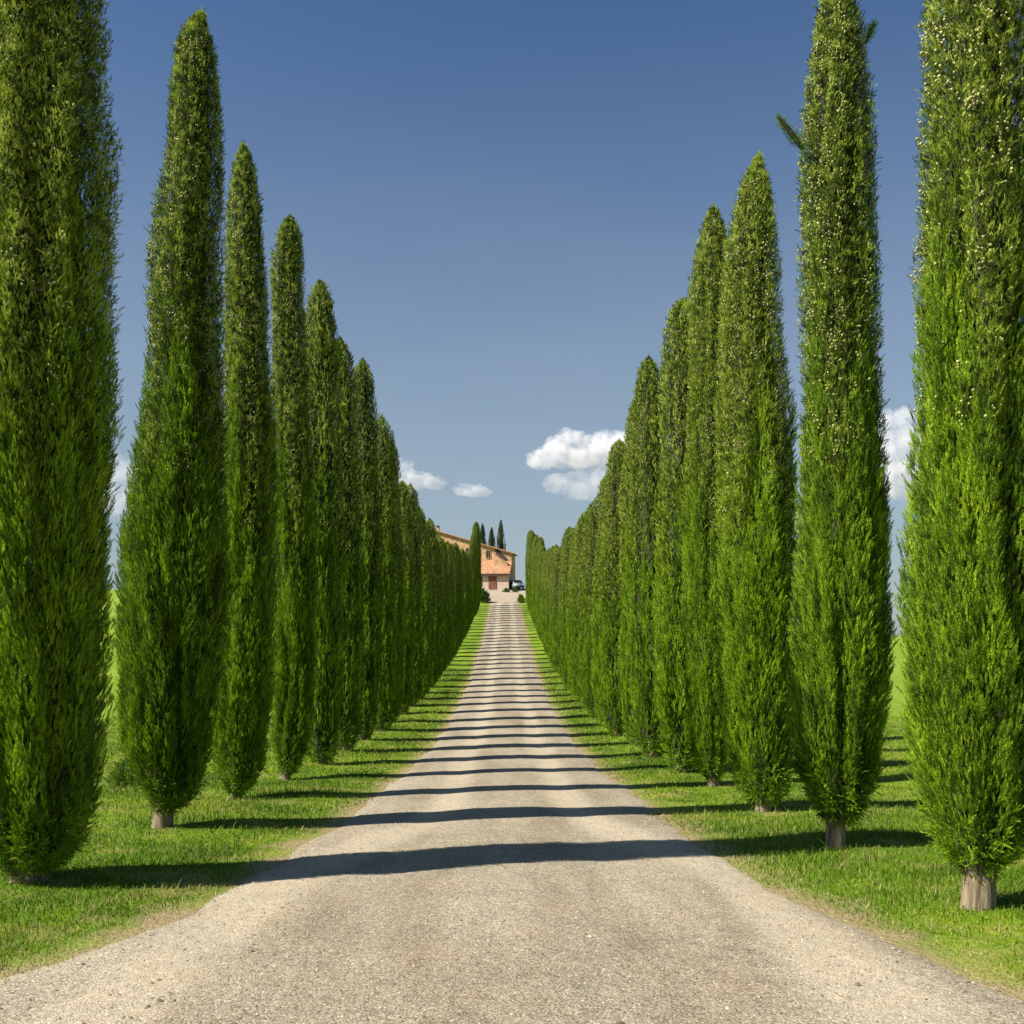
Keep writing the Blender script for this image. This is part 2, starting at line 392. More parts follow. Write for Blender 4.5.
pb = obj('loose_gravel', fast_mesh('loose_gravel', P.reshape(-1, 3), 3, idx, np.repeat(rng.random(npb), 7), [M_PEBBLE])); pb['kind'] = 'stuff'
tag(pb, 'loose pale stones scattered over the gravel road', 'gravel')

# grass
def make_grass():
    n = 560000
    y = 4.1 * (70 / 4.1) ** rng.random(n)
    wide = np.minimum(14, 3.2 + y * .75)
    side = np.where(rng.random(n) < .5, -1, 1)
    rl, rr = road_l(y), road_r(y)
    off = rng.random(n) ** 1.15 * wide - .30
    x = np.where(side < 0, rl - off, rr + off)
    # thin and patchy next to the road
    nz = np.sin(x * 2.1 + 1.3 * np.sin(y * 1.1)) * np.sin(y * 1.7 + 1.1 * np.sin(x * .9)) + .6 * np.sin(y * .55 + side)
    pr = np.clip((off + .12 + .16 * nz) / .38, np.where(off > 0, .10, np.where(nz > .45, .10, .012)), 1)
    k = (rng.random(n) < pr) & (x / np.maximum(y, .1) > -.62) & (x / np.maximum(y, .1) < .62)
    x, y, off, nz = x[k], y[k], off[k], nz[k]; n = len(x)
    h = (.022 + .042 * rng.random(n) ** 1.5) * np.clip(.6 + off * .8, .6, 1.2) * (1 + .3 * nz)
    tall = rng.random(n) < .010; h = np.where(tall, h * 2.3, h)
    w = np.clip(.0035 + .00055 * y, .004, .03) * (.7 + .6 * rng.random(n))
    h = h * np.clip(1 + (y - 20) * .01, 1, 1.4)
    a = rng.random(n) * 6.283; b = rng.random(n) * 6.283; lean = h * (.25 + .6 * rng.random(n))
    base = np.stack([x, y, zt(x, y) - .005], 1)
    sd = np.stack([np.cos(a), np.sin(a), 0 * a], 1) * (w / 2)[:, None]
    ld = np.stack([np.cos(b), np.sin(b), 0 * b], 1) * lean[:, None]
    up = np.array([0, 0, 1.0])
    v0, v1 = base - sd, base + sd
    mid = base + ld * .3 + up * (h * .6)[:, None]
    v2, v3 = mid + sd * .75, mid - sd * .75
    v4 = base + ld + up * h[:, None]
    V = np.stack([v0, v1, v2, v3, v4], 1).reshape(-1, 3)
    k = (np.arange(n) * 5)[:, None]
    idx = np.concatenate([k + [0, 1, 2], k + [0, 2, 3], k + [3, 2, 4]], 1).ravel()
    t = np.clip(rng.normal(.45, .2, n), 0, .89)
    t = np.where(rng.random(n) < .04 + .5 * np.exp(-np.maximum(off, 0) / .25), .97, t)
    o = obj('grass', fast_mesh('grass', V, 3, idx, np.repeat(t, 5), [M_BLADE])); o['kind'] = 'stuff'
    tag(o, 'short green grass with dry straw on the road verges', 'grass')
make_grass()

# ------------------------------------------------------------------ cypress crowns
def unit(a): return a / np.maximum(np.linalg.norm(a, axis=-1, keepdims=True), 1e-9)
def plume_template(r, m, lw=1.0):
    t = np.linspace(0, 1, m) ** .9; az = np.arange(m) * 2.39996 + r.random() * 6
    rad = .075 * np.sin(np.pi * np.clip(t * .85 + .15, 0, 1)) + .010
    ro = np.stack([np.cos(az), np.sin(az), 0 * az], 1)
    b = ro * rad[:, None] * .5 + np.stack([0 * t, 0 * t, t * .78], 1)
    d = unit(ro * (.42 - .26 * t)[:, None] + np.array([0, 0, 1.0]) + r.normal(0, .12, (m, 3)))
    ln = (.18 + .11 * r.random(m)) * (1.05 - .3 * t); wd = (.024 + .014 * r.random(m)) * lw
    sd = unit(np.cross(d, unit(ro + r.normal(0, .5, (m, 3)))))
    tri = np.stack([b - sd * wd[:, None], b + sd * wd[:, None], b + d * ln[:, None]], 1)
    return tri, t
def crown_mesh(name, seed, prof, n_plumes, m=24, mat=None, scale=1.0, n_cones=0, flame_share=.58, cone_from=.35, fruit=1.0, lw=1.0):
    """prof = list of (z, cx, R) bottom to top. Upright flame-shaped limbs of scale-leaf plumes around a dense core."""
    r = np.random.default_rng(seed)
    pz = np.array([p[0] for p in prof]); pcx = np.array([p[1] for p in prof]); pr = np.array([p[2] for p in prof])
    z0, z1 = pz[0], pz[-1]; H = z1 - z0
    Rf = lambda z: np.interp(z, pz, pr); Cf = lambda z: np.interp(z, pz, pcx)
    Rm = pr.max()
    ph = r.random(6) * 6.283
    cl = r.random(12) * 6.283; ncol = int(r.integers(7, 10))
    def lob(th, z):
        v = 0
        for q in range(6):      # upright clefts between the main limbs
            a_ = th - cl[q] - .35 * np.sin(z * .55 + cl[q + 6]) - .12 * np.sin(z * 1.9 + cl[q])
            v = v + np.exp(-((np.mod(a_ + np.pi, 2 * np.pi) - np.pi) / .15) ** 2) * (.55 + .45 * np.sin(z * 1.1 + cl[q + 6] * 2))
        # the crown is a bundle of upright limbs: rounded columns with creases between them
        c1 = np.abs(np.cos(ncol * .5 * (th + .30 * np.sin(z * .5 + ph[0]) + .10 * np.sin(z * 1.7 + ph[1])) + ph[2]))
        c2 = np.abs(np.cos((ncol + 3) * .5 * (th - .25 * np.sin(z * .6 + ph[3]) + .12 * np.sin(z * 2.3 + ph[4])) + ph[5]))
        col_ = np.sqrt(np.maximum(c1, c2 * .9))
        knob = np.sin(9 * th + ph[1] + 1.3 * np.sin(z * 2.1)) * np.sin(z * 8.5 + ph[4] + 1.7 * np.sin(3 * th)) + .6 * np.sin(14 * th - ph[2] + z) * np.sin(z * 14 + ph[0] + 2 * th)
        return 1.13 - .36 * np.minimum(v, 1.05) - .50 * (1 - col_) + .065 * knob + .04 * np.sin(2 * th + ph[2] + 1.1 * z) + .035 * np.sin(z * 3.1 + ph[3] + 2 * th)
    pos, dirs, lens, tin = [], [], [], []
    # sample height proportional to surface
    zz = np.linspace(z0, z1, 400); cdf = np.cumsum(Rf(zz) + .06 + .5 * Rm * np.exp(-((zz - z0) / .4) ** 2)); cdf /= cdf[-1]
    samp = lambda n: np.interp(r.random(n), cdf, zz)
    # flames
    per = 52
    nf = int(n_plumes * flame_share / per)
    fz = samp(nf) - .25 * r.random(nf); th = r.random(nf) * 6.283
    fl = (.6 + 1.2 * r.random(nf)) * max(1, scale)
    fz1 = np.minimum(fz + fl, z1 - .12 * r.random(nf)); fz = np.maximum(np.minimum(fz, fz1 - .3), z0)
    dth = r.normal(0, .12, nf)
    ra = .62 * Rf(fz) * lob(th, fz); rb = (.84 + .20 * r.random(nf)) * Rf(fz1) * lob(th + dth, fz1)
    A = np.stack([Cf(fz) + ra * np.cos(th), ra * np.sin(th), fz], 1)
    B = np.stack([Cf(fz1) + rb * np.cos(th + dth), rb * np.sin(th + dth), fz1], 1)
    rho = (.13 + .17 * r.random(nf)) * (.35 + .65 * Rf((fz + fz1) / 2) / Rm) * Rm * .75
    t = r.random((nf, per)) ** .85
    ax = unit(B - A)
    e1 = unit(np.cross(ax, np.array([.3, .2, .1]) + 0 * ax)); e2 = np.cross(ax, e1)
    ps = r.random((nf, per)) * 6.283
    rd_ = e1[:, None] * np.cos(ps)[..., None] + e2[:, None] * np.sin(ps)[..., None]
    sp = np.sin(np.pi * np.clip(t * .8 + .2, 0, 1)) ** .7
    # limb bulges outward in the middle
    out = np.stack([np.cos(th), np.sin(th), 0 * th], 1)
    bul = (np.sin(np.pi * t) * .10 * Rm)[..., None] * out[:, None]
    p = A[:, None] + (B - A)[:, None] * t[..., None] + bul + rd_ * (rho[:, None] * sp)[..., None]
    d = unit(ax[:, None] + .27 * rd_ + .08 * out[:, None] + r.normal(0, .13, (nf, per, 3)))
    ft = r.normal(0, .22, nf)
    pos.append(p.reshape(-1, 3)); dirs.append(d.reshape(-1, 3)); lens.append((.12 + .11 * r.random((nf, per))).ravel() * (1 - .25 * t.ravel()))
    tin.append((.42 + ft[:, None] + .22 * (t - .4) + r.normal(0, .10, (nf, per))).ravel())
    # fill
    n2 = n_plumes - nf * per
    fz = samp(n2); th = r.random(n2) * 6.283
    rr = (.66 + .33 * r.random(n2) ** .7) * Rf(fz) * lob(th, fz)
    out = np.stack([np.cos(th), np.sin(th), 0 * th], 1)
    pos.append(np.stack([Cf(fz) + rr * np.cos(th), rr * np.sin(th), fz], 1))
    dirs.append(unit(np.array([0, 0, 1.0]) + .30 * out + r.normal(0, .18, (n2, 3))))
    lens.append(.12 + .11 * r.random(n2)); tin.append(.36 + r.normal(0, .13, n2))
    n3 = 150
    k3 = r.integers(0, 4, n3); o3 = r.normal(0, .05, (4, 2)) * Rm / .5; q3 = r.random(n3); h3 = (.18 + .17 * r.random(4))[k3]
    a3 = r.random(n3) * 6.283; w3 = (.05 * (1 - q3) + .008) * Rm / .5
    pos.append(np.stack([pcx[-1] + o3[k3, 0] * 1.6 + w3 * np.cos(a3), o3[k3, 1] * 1.6 + w3 * np.sin(a3), z1 - .26 + q3 * h3], 1))
    dirs.append(unit(np.array([0, 0, 1.0]) + r.normal(0, .22, (n3, 3)))); lens.append(.08 + .06 * r.random(n3)); tin.append(.5 + r.normal(0, .1, n3))
    pos = np.concatenate(pos); dirs = np.concatenate(dirs); lens = np.concatenate(lens) * scale; tin = np.concatenate(tin)
    # upper part: shorter, more tangled fruiting shoots
    upk = sstep(.36, .66, (pos[:, 2] - z0) / H + .11 * np.sin(4 * np.arctan2(pos[:, 1], pos[:, 0]) + ph[4]) + r.normal(0, .03, len(pos))) * fruit
    dirs = unit(dirs + upk[:, None] * r.normal(0, .40, dirs.shape)); lens = lens * (1 - .30 * upk)
    tin = tin + upk * r.normal(0, .14, len(pos))
    # keep inside the outline and under the tip
    axd = np.hypot(pos[:, 0] - Cf(pos[:, 2]), pos[:, 1])
    lim = Rf(np.clip(pos[:, 2], z0, z1)) * lob(np.arctan2(pos[:, 1], pos[:, 0] - Cf(pos[:, 2])), pos[:, 2]) * (.97 + .08 * r.random(len(pos)) + .14 * (r.random(len(pos)) < .015))
    k = np.minimum(1, lim / np.maximum(axd, 1e-6))
    pos[:, 0] = Cf(pos[:, 2]) + (pos[:, 0] - Cf(pos[:, 2])) * k; pos[:, 1] *= k
    lowk = 1.0 * sstep(0, 1, np.clip(1 - (pos[:, 2] - z0) / .9, 0, 1))[:, None]; od = np.stack([pos[:, 0] - Cf(pos[:, 2]), pos[:, 1], 0 * axd], 1) / np.maximum(axd, .02)[:, None]
    dirs = unit(dirs + lowk * (.5 * od - np.array([0, 0, .95]) * (r.random(len(pos)) < .5)[:, None] + r.normal(0, .6, dirs.shape)))
    lens = lens * (1 - .25 * lowk[:, 0])
    lens = np.minimum(lens, np.maximum(.09 * scale, (z1 + .05 - pos[:, 2]) * .8))
    n = len(pos)
    tpl = [plume_template(r, m, lw) for _ in range(6)]
    T = np.stack([q[0] for q in tpl]); tt = tpl[0][1]
    w = r.integers(0, 6, n)
    e1 = unit(np.cross(dirs, unit(r.normal(size=(n, 3))))); e2 = np.cross(dirs, e1)
    B3 = np.stack([e1, e2, dirs], 1)                    # rows = axes
    Q = np.einsum('nmvk,nkj->nmvj', T[w] * lens[:, None, None, None], B3) + pos[:, None, None]
    Vt = Q.reshape(-1, 3)
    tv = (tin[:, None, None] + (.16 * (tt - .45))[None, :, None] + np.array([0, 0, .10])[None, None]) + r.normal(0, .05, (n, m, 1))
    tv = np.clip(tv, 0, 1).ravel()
    # core: uneven inner twig body, dark colour standing for shade in the gaps
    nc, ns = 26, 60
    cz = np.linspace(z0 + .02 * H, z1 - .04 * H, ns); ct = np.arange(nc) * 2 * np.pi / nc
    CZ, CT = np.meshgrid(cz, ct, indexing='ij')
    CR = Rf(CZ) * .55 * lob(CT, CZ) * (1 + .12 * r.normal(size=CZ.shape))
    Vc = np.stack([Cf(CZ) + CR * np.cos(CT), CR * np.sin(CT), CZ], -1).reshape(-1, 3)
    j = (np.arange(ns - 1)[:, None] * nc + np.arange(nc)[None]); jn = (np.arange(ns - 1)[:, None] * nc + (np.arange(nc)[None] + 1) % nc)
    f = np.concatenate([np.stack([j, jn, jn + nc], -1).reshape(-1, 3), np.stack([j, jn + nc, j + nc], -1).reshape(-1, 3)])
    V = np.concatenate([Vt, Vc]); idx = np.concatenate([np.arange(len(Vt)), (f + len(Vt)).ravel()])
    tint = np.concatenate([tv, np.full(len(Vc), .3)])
    me = fast_mesh(name, V, 3, idx, tint, [mat or M_LEAF, M_TWIG_SHADE], np.concatenate([np.zeros(len(Vt) // 3), np.ones(len(f))]))
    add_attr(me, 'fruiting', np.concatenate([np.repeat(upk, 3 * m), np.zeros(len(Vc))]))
    cones = None
    if n_cones:
        ncl = max(1, n_cones // 4)
        zc = z0 + H * (cone_from + (.98 - cone_from) * r.random(ncl) ** .8); thc = r.random(ncl) * 6.283
        w_ = r.integers(0, ncl, n_cones)
        zc = zc[w_] + r.normal(0, .035, n_cones); thc = thc[w_] + r.normal(0, .035, n_cones) / np.maximum(Rf(zc), .1)
        rc = Rf(zc) * lob(thc, zc) * (.90 + .13 * r.random(n_cones))
        cp = np.stack([Cf(zc) + rc * np.cos(thc), rc * np.sin(thc), zc], 1)
        g_ = (1 + 5 ** .5) / 2
        iv = unit(np.array([(-1, g_, 0), (1, g_, 0), (-1, -g_, 0), (1, -g_, 0), (0, -1, g_), (0, 1, g_), (0, -1, -g_), (0, 1, -g_), (g_, 0, -1), (g_, 0, 1), (-g_, 0, -1), (-g_, 0, 1)], float))
        fi = np.array([(0, 11, 5), (0, 5, 1), (0, 1, 7), (0, 7, 10), (0, 10, 11), (1, 5, 9), (5, 11, 4), (11, 10, 2), (10, 7, 6), (7, 1, 8), (3, 9, 4), (3, 4, 2), (3, 2, 6), (3, 6, 8), (3, 8, 9), (4, 9, 5), (2, 4, 11), (6, 2, 10), (8, 6, 7), (9, 8, 1)])
        cr = (.0075 + .006 * r.random(n_cones))
        Vn = (iv[None] * (1 + .18 * r.normal(size=(n_cones, 12, 1))) * cr[:, None, None] + cp[:, None]).reshape(-1, 3)
        ii = (fi[None] + (np.arange(n_cones) * 12)[:, None, None]).ravel()
        cones = fast_mesh(name + '_cones', Vn, 3, ii, mats=[M_CONE], smooth=True)
    return me, cones

def trunk_mesh(name, seed, rad, top, cx_top=0.0):
    r = np.random.default_rng(seed)
    nc, ns = 20, 16
    zz = np.concatenate([[-.15], np.linspace(0, 1, ns - 1) ** 1.3 * top]); ct = np.arange(nc) * 2 * np.pi / nc
    fl = 1 + .15 * np.exp(-np.maximum(zz, 0) / .06) ; tp = 1 - .62 * np.clip(zz / top, 0, 1)
    ph = r.random(3) * 6
    ripple = 1 + .07 * np.sin(3 * ct + ph[0]) + .05 * np.sin(7 * ct + ph[1]) + .04 * np.sin(11 * ct + ph[2])
    RR = rad * fl[:, None] * tp[:, None] * ripple[None] * (1 + .02 * r.normal(size=(ns, nc)))
    off = cx_top * np.clip(zz / top, 0, 1)
    V = np.stack([off[:, None] + RR * np.cos(ct)[None], RR * np.sin(ct)[None], np.repeat(zz[:, None], nc, 1)], -1).reshape(-1, 3)
    j = (np.arange(ns - 1)[:, None] * nc + np.arange(nc)[None]); jn = (np.arange(ns - 1)[:, None] * nc + (np.arange(nc)[None] + 1) % nc)
    f = np.stack([j, jn, jn + nc, j + nc], -1).ravel()
    return fast_mesh(name, V, 4, f, mats=[M_BARK], smooth=True)

def make_tree(label, group, x, y, crown, cones, trunk, sc=(1, 1, 1), rz=0.0, z=None, cat='cypress'):
    t = thing('cypress_tree', label, cat, (x, y, float(zt(x, y)) if z is None else z), rz, group)
    c = obj('crown', crown, t); c.scale = sc
    if cones is not None:
        k = obj('seed_cones', cones, c); k['kind'] = 'stuff'
    b = obj('trunk', trunk, t); b.scale = (sc[0], sc[1], sc[2])
    return t, c

# near trees: outlines taken at their own distance, (row y, left x, right x) in the photo
def outline(d, bx, by, rows):
    out = []
    for (yy, xl, xr) in rows:
        out.append(((by - yy) * d / F - (.07 if yy < by - 60 else .0), ((xl + xr) / 2 - bx) * d / F, max(.02, (xr - xl) / 2 * d / F - (.10 if d < 10 else .08 if d < 13 else .06))))
    return sorted(out)
def mirror_rows(c, rows, side):
    return [(y, (2 * c - e) if side > 0 else e, e if side > 0 else (2 * c - e)) for y, e in rows]
ORD = ['first', 'second', 'third', 'fourth', 'fifth', 'sixth', 'seventh', 'eighth', 'ninth', 'tenth', 'eleventh', 'twelfth', 'thirteenth', 'fourteenth', 'fifteenth', 'sixteenth', 'seventeenth', 'eighteenth', 'nineteenth', 'twentieth',
       'twenty-first', 'twenty-second', 'twenty-third', 'twenty-fourth', 'twenty-fifth', 'twenty-sixth', 'twenty-seventh', 'twenty-eighth', 'twenty-ninth', 'thirtieth', 'thirty-first', 'thirty-second', 'thirty-third', 'thirty-fourth', 'thirty-fifth', 'thirty-sixth', 'thirty-seventh', 'thirty-eighth', 'thirty-ninth', 'fortieth']
GL, GR = 'cypresses lining the left side of the road', 'cypresses lining the right side of the road'
near = [
 ('L', 8.68, 30, 884, mirror_rows(32, [(-190, 38), (-150, 62), (-100, 86), (-40, 104), (0, 109), (60, 108), (110, 108), (130, 116), (170, 118), (200, 112), (300, 112), (400, 112), (500, 109), (600, 110), (640, 110), (700, 112), (755, 107), (800, 103), (830, 94), (850, 86), (866, 70), (876, 54)], 1),
  'broad dark cypress nearest the camera on the left, cut off by the photo edge', .16, 13500, 500),
 ('L', 12.5, 162, 830, [(8, 199, 206), (25, 180, 210), (45, 171, 218), (100, 168, 222), (150, 165, 226), (180, 160, 225), (200, 154, 223), (250, 150, 222), (300, 147, 224), (400, 146, 226), (430, 138, 227), (470, 130, 228), (520, 123, 229), (600, 121, 229), (650, 121, 222), (700, 122, 215), (740, 126, 211), (780, 134, 207), (800, 147, 198), (812, 153, 176)],
  'second cypress of the left row, with a narrow top above a wide bulging lower body', .12, 13500, 560),
 ('L', 16.4, 234, 800, [(141, 241, 246), (165, 231, 257), (200, 226, 262), (300, 224, 269), (400, 223, 274), (500, 221, 277), (600, 217, 277), (650, 214, 275), (700, 212, 274), (740, 210, 270), (770, 213, 266), (788, 224, 252), (795, 228, 244)],
  'third cypress of the left row, its foliage reaching almost to the grass', .10, 12000, 460),
 ('L', 20.3, 285, 782, [(214, 288, 292), (230, 276, 302), (260, 270, 304), (300, 269, 305), (400, 271, 310), (500, 272, 314), (600, 273, 317), (700, 273, 314), (740, 272, 311), (765, 277, 302), (774, 280, 294)],
  'fourth cypress of the left row, with a pale trunk foot showing below its crown', .11, 10000, 420),
 ('R', 7.43, 978, 915, mirror_rows(979, [(-230, 955), (-180, 940), (-90, 928), (0, 919), (60, 922), (100, 920), (145, 915), (180, 918), (200, 912), (300, 909), (400, 907), (500, 902), (600, 898), (640, 899), (700, 903), (750, 909), (790, 916), (830, 927), (850, 939), (870, 955), (884, 964)], -1),
  'tall cypress nearest the camera on the right, cut off by the photo edge', .116, 14500, 560),
 ('R', 10.76, 836, 850, [(-42, 836, 842), (-20, 822, 854), (0, 812, 862), (30, 809, 868), (60, 805, 868), (100, 802, 873), (150, 800, 874), (200, 798, 877), (300, 800, 880), (400, 799, 884), (500, 796, 888), (600, 792, 891), (640, 791, 890), (700, 791, 885), (740, 790, 881), (770, 795, 880), (790, 801, 877), (810, 812, 868), (822, 824, 858)],
  'second cypress of the right row, with one dark twig jutting from its upper left side', .106, 13500, 700),
 ('R', 14.6, 764, 812, [(152, 757, 762), (165, 748, 765), (180, 738, 772), (220, 729, 777), (250, 723, 778), (300, 720, 780), (400, 718, 790), (500, 718, 796), (600, 719, 797), (650, 720, 794), (700, 723, 793), (740, 727, 792), (770, 732, 793), (790, 738, 790), (803, 750, 778)],
  'third cypress of the right row, wide and pointed with a short pale trunk', .115, 12000, 520),
 ('R', 18.8, 713, 788, [(204, 711, 716), (225, 700, 726), (260, 692, 732), (300, 689, 736), (400, 687, 737), (500, 685, 737), (600, 684, 736), (700, 686, 732), (745, 690, 729), (768, 696, 726), (779, 706, 720)],
  'fourth cypress of the right row, slender and tall with fruit-speckled top', .11, 10000, 420),
]
for i, (sd, d, bx, by, rows, lab, tr, npl, ncn) in enumerate(near):
    x = (bx - CX) * d / F; z = CAMZ + (HY - by) * d / F
    prof = outline(d, bx, by, rows)
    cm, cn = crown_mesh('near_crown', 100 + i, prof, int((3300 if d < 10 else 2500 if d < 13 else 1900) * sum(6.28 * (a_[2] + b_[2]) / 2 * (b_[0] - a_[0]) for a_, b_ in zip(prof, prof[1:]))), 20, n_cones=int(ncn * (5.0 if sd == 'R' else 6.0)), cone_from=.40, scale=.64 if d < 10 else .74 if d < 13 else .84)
    tm = trunk_mesh('near_trunk', 200 + i, tr, 3.0, np.interp(3.0, [p[0] for p in prof], [p[1] for p in prof]))
    t, c = make_tree(lab, GL if sd == 'L' else GR, x, d, cm, cn, tm, z=z)
    if i == 5:      # the broken-out twig with a plume of foliage
        a = at(802, 155, d) - t.location; b = at(775, 121, d) - t.location
        a.y = b.y = -.1
        dv = b - a
        steps = 7
        pr_ = [(dv.length * k / steps, 0, rr) for k, rr in enumerate((.012, .03, .042, .045, .042, .034, .024, .006))]
        bmz, _ = crown_mesh('twig', 77, pr_, 420, 16, scale=.34, flame_share=0, fruit=0)
        so = obj('side_branch', bmz, t); so.location = a
        so.rotation_mode = 'QUATERNION'; so.rotation_quaternion = Vector((0, 0, 1)).rotation_difference(dv)
        so['label'] = 'dark foliage twig jutting out sideways'
    if i == 5:
        a = at(866, 42, d) - t.location; b = at(875, 22, d) - t.location; a.y = b.y = 0
        dv = b - a
        bmz, _ = crown_mesh('twig_short', 78, [(0, 0, .02), (dv.length * .5, 0, .04), (dv.length, 0, .01)], 160, 16, scale=.36, flame_share=0, fruit=0)
        so = obj('side_branch', bmz, t); so.location = a
        so.rotation_mode = 'QUATERNION'; so.rotation_quaternion = Vector((0, 0, 1)).rotation_difference(dv)

# the rest of the two rows share a few crowns
def gen_profile(r, H=9.0, Rm=.55):
    us = [.006, .022, .06, .13, .25, .4, .55, .7, .82, .91, .955, .98, 1.0]
    rs = [.4, .62, .82, .94, 1.0, 1.0, .96, .90, .82, .70, .54, .32, .03]
    out = []; cxo = 0
    for u, q in zip(us, rs):
        cxo += r.normal(0, .022)
        out.append((u * H, cxo, Rm * q * (1 + r.normal(0, .075))))
    return out
protos = []
for k in range(5):
    r = np.random.default_rng(300 + k)
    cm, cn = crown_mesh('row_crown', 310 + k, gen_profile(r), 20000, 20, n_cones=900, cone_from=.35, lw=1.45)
    protos.append((cm, cn, trunk_mesh('row_trunk', 320 + k, .12, 2.5)))

def envelope(side, px):
    if side == 'L':
        return np.interp(px, [300, 324, 347, 366, 381, 393, 404, 416, 426, 440, 459, 466, 470, 474, 480], [240, 287, 344, 362, 415, 452, 478, 496, 520, 540, 549, 556, 553, 524, 521])
    return np.interp(px, [524, 530, 537, 542, 548, 560, 580, 600, 616, 632, 650, 680], [530, 530, 537, 549, 551, 545, 519, 489, 455, 412, 366, 300])
lbl_l = {4: 'tall slender cypress, fifth from the camera in the left row', 5: 'slim cypress half hidden between the fifth and seventh of the left row', 6: 'seventh cypress of the left row, standing taller than the trees behind it'}
lbl_r = {4: 'fifth cypress of the right row, clearly taller than the sixth behind it', 5: 'sixth cypress of the right row, just before the crowns close up', 6: 'seventh cypress of the right row, where the crowns merge into a wall'}
def row(side):
    k = 4
    r = np.random.default_rng(11 if side == 'L' else 12)
    trees = []
    while True:
        d = (8.9 + 3.72 * k) if side == 'L' else (7.3 + 3.66 * k)
        if d > 149: break
        trees.append(d); k += 1
    n = len(trees)
    for j, d in enumerate(trees):
        k = 4 + j
        hs = np.interp(d, [20, 60, 150], [4.42, 4.35, 4.1]) if side == 'L' else np.interp(d, [20, 40, 150], [3.93, 3.75, 3.65])
        x = (-hs if side == 'L' else hs) + r.normal(0, .05); y = d + r.normal(0, .12)
        px = CX + x * F / y
        zb = float(zt(x, y))
        top = CAMZ + (HY - envelope(side, px)) * y / F
        H = top - zb
        H *= 1 + r.normal(0, .028) if d > 30 else 1.0
        cm, cn, tm = protos[(j * 2 + (0 if side == 'L' else 1) + int(r.integers(0, 2))) % 5]
        rs = float(np.interp(H, [7, 11], [.78, .98])) * (1 + r.normal(0, .06))
        if side == 'R': rs *= 1.07
        c_ = (lbl_l if side == 'L' else lbl_r).get(k)
        if not c_:
            s_ = 'left' if side == 'L' else 'right'
            rem = n - 1 - j
            if rem == 0: c_ = f'last cypress of the {s_} row, at the hilltop beside the forecourt'
            elif rem < 12: c_ = f'distant cypress on the slope, {ORD[rem]} before the last one of the {s_} row'
            else: c_ = f'cypress in the closed green wall of the {s_} row, {ORD[k]} from the camera'
        make_tree(c_, GL if side == 'L' else GR, x, y, cm, cn, tm, (rs, rs, H / 9.0), float(r.random() * 6.28))
row('L'); row('R')

# cypresses behind the farmhouse
gb = 'cypresses behind the farmhouse roof'
for (px, ty, d, s_, lab) in ((482.5, 524, 205, 1.7, 'dark cypress behind the farmhouse, touching the tall tree at the row end'),
                             (491.5, 527.5, 210, 1.5, 'shortest dark cypress above the farmhouse roof, the middle of three'),
                             (501, 520, 207, 1.9, 'pointed dark cypress rising behind the right end of the farmhouse roof')):
    p = at(px, ty, d); zb = float(zt(p.x, p.y)); H = p.z - zb
    r = np.random.default_rng(int(px)); 
    cm, _ = crown_mesh('house_crown', int(px), [(.04 * H, 0, .4), (.15 * H, 0, .9), (.4 * H, 0, .98), (.6 * H, 0, .9), (.8 * H, 0, .62), (.92 * H, 0, .32), (H, 0, .04)], 4200, 18, M_LEAF_DARK, 2.0, fruit=0, lw=1.5)
    make_tree(lab, gb, p.x, p.y, cm, None, trunk_mesh('house_trunk', int(px), .25, 4.0))

# ------------------------------------------------------------------ shrubs
def shrub(name, label, x, y, w, h, mat, seed, n=420, pl=.22):
    r = np.random.default_rng(seed)
    t = thing(name, label, 'shrub', (x, y, float(zt(x, y))))
    ph = r.random(n) * 6.283; u = r.random(n) ** .5; el = r.random(n)
    lob = 1 + .2 * np.sin(3 * ph + seed) + .15 * np.sin(5 * ph)
    pos = np.stack([np.cos(ph) * u * w / 2 * lob * np.sqrt(1 - .7 * el), np.sin(ph) * u * w / 2 * lob * np.sqrt(1 - .7 * el), el * h * .85 * np.sqrt(1 - .6 * u ** 2)], 1)
    dirs = unit(pos * np.array([1, 1, .5]) / max(w, .1) + np.array([0, 0, .45]) + r.normal(0, .25, (n, 3)))
    tp = [plume_template(r, 22) for _ in range(4)]; T = np.stack([q[0] for q in tp])
    T = T * np.array([1.6, 1.6, 1]); ln = pl * (.7 + .6 * r.random(n))
    e1 = unit(np.cross(dirs, unit(r.normal(size=(n, 3))))); e2 = np.cross(dirs, e1)
    Q = np.einsum('nmvk,nkj->nmvj', T[r.integers(0, 4, n)] * ln[:, None, None, None], np.stack([e1, e2, dirs], 1)) + pos[:, None, None]
    tv = np.clip(np.repeat(r.normal(.45, .18, n), 66), 0, 1)
    obj('foliage', fast_mesh('shrub_foliage', Q.reshape(-1, 3), 3, np.arange(n * 66), tv, [mat]), t)
    bm = bmesh.new()
    for k in range(7):
        a = k * .9; p0 = Vector((.04 * math.cos(a), .04 * math.sin(a), -.05)); p1 = Vector((w * .28 * math.cos(a), w * .28 * math.sin(a), h * .6))
        m = Matrix.Translation((p0 + p1) / 2) @ Vector((0, 0, 1)).rotation_difference(p1 - p0).to_matrix().to_4x4()
        bmesh.ops.create_cone(bm, cap_ends=True, segments=6, radius1=.012 * (1 + h), radius2=.006, depth=(p1 - p0).length, matrix=m)
    bm_obj('stem', bm, M_BARK, t)
    return t
d = 18.5; p = at(122, 800, d)
shrub('meadow_shrub', 'low green shrub in the meadow beside the second left cypress', p.x + .1, d, .6, .55, M_SHRUB, 5, 500, .16)
p = at(484, 602, 152); shrub('round_shrub', 'dark round shrub at the left edge of the forecourt', p.x - .25, 153.5, 2.0, 2.3, M_BUSH, 6, 420, .6)
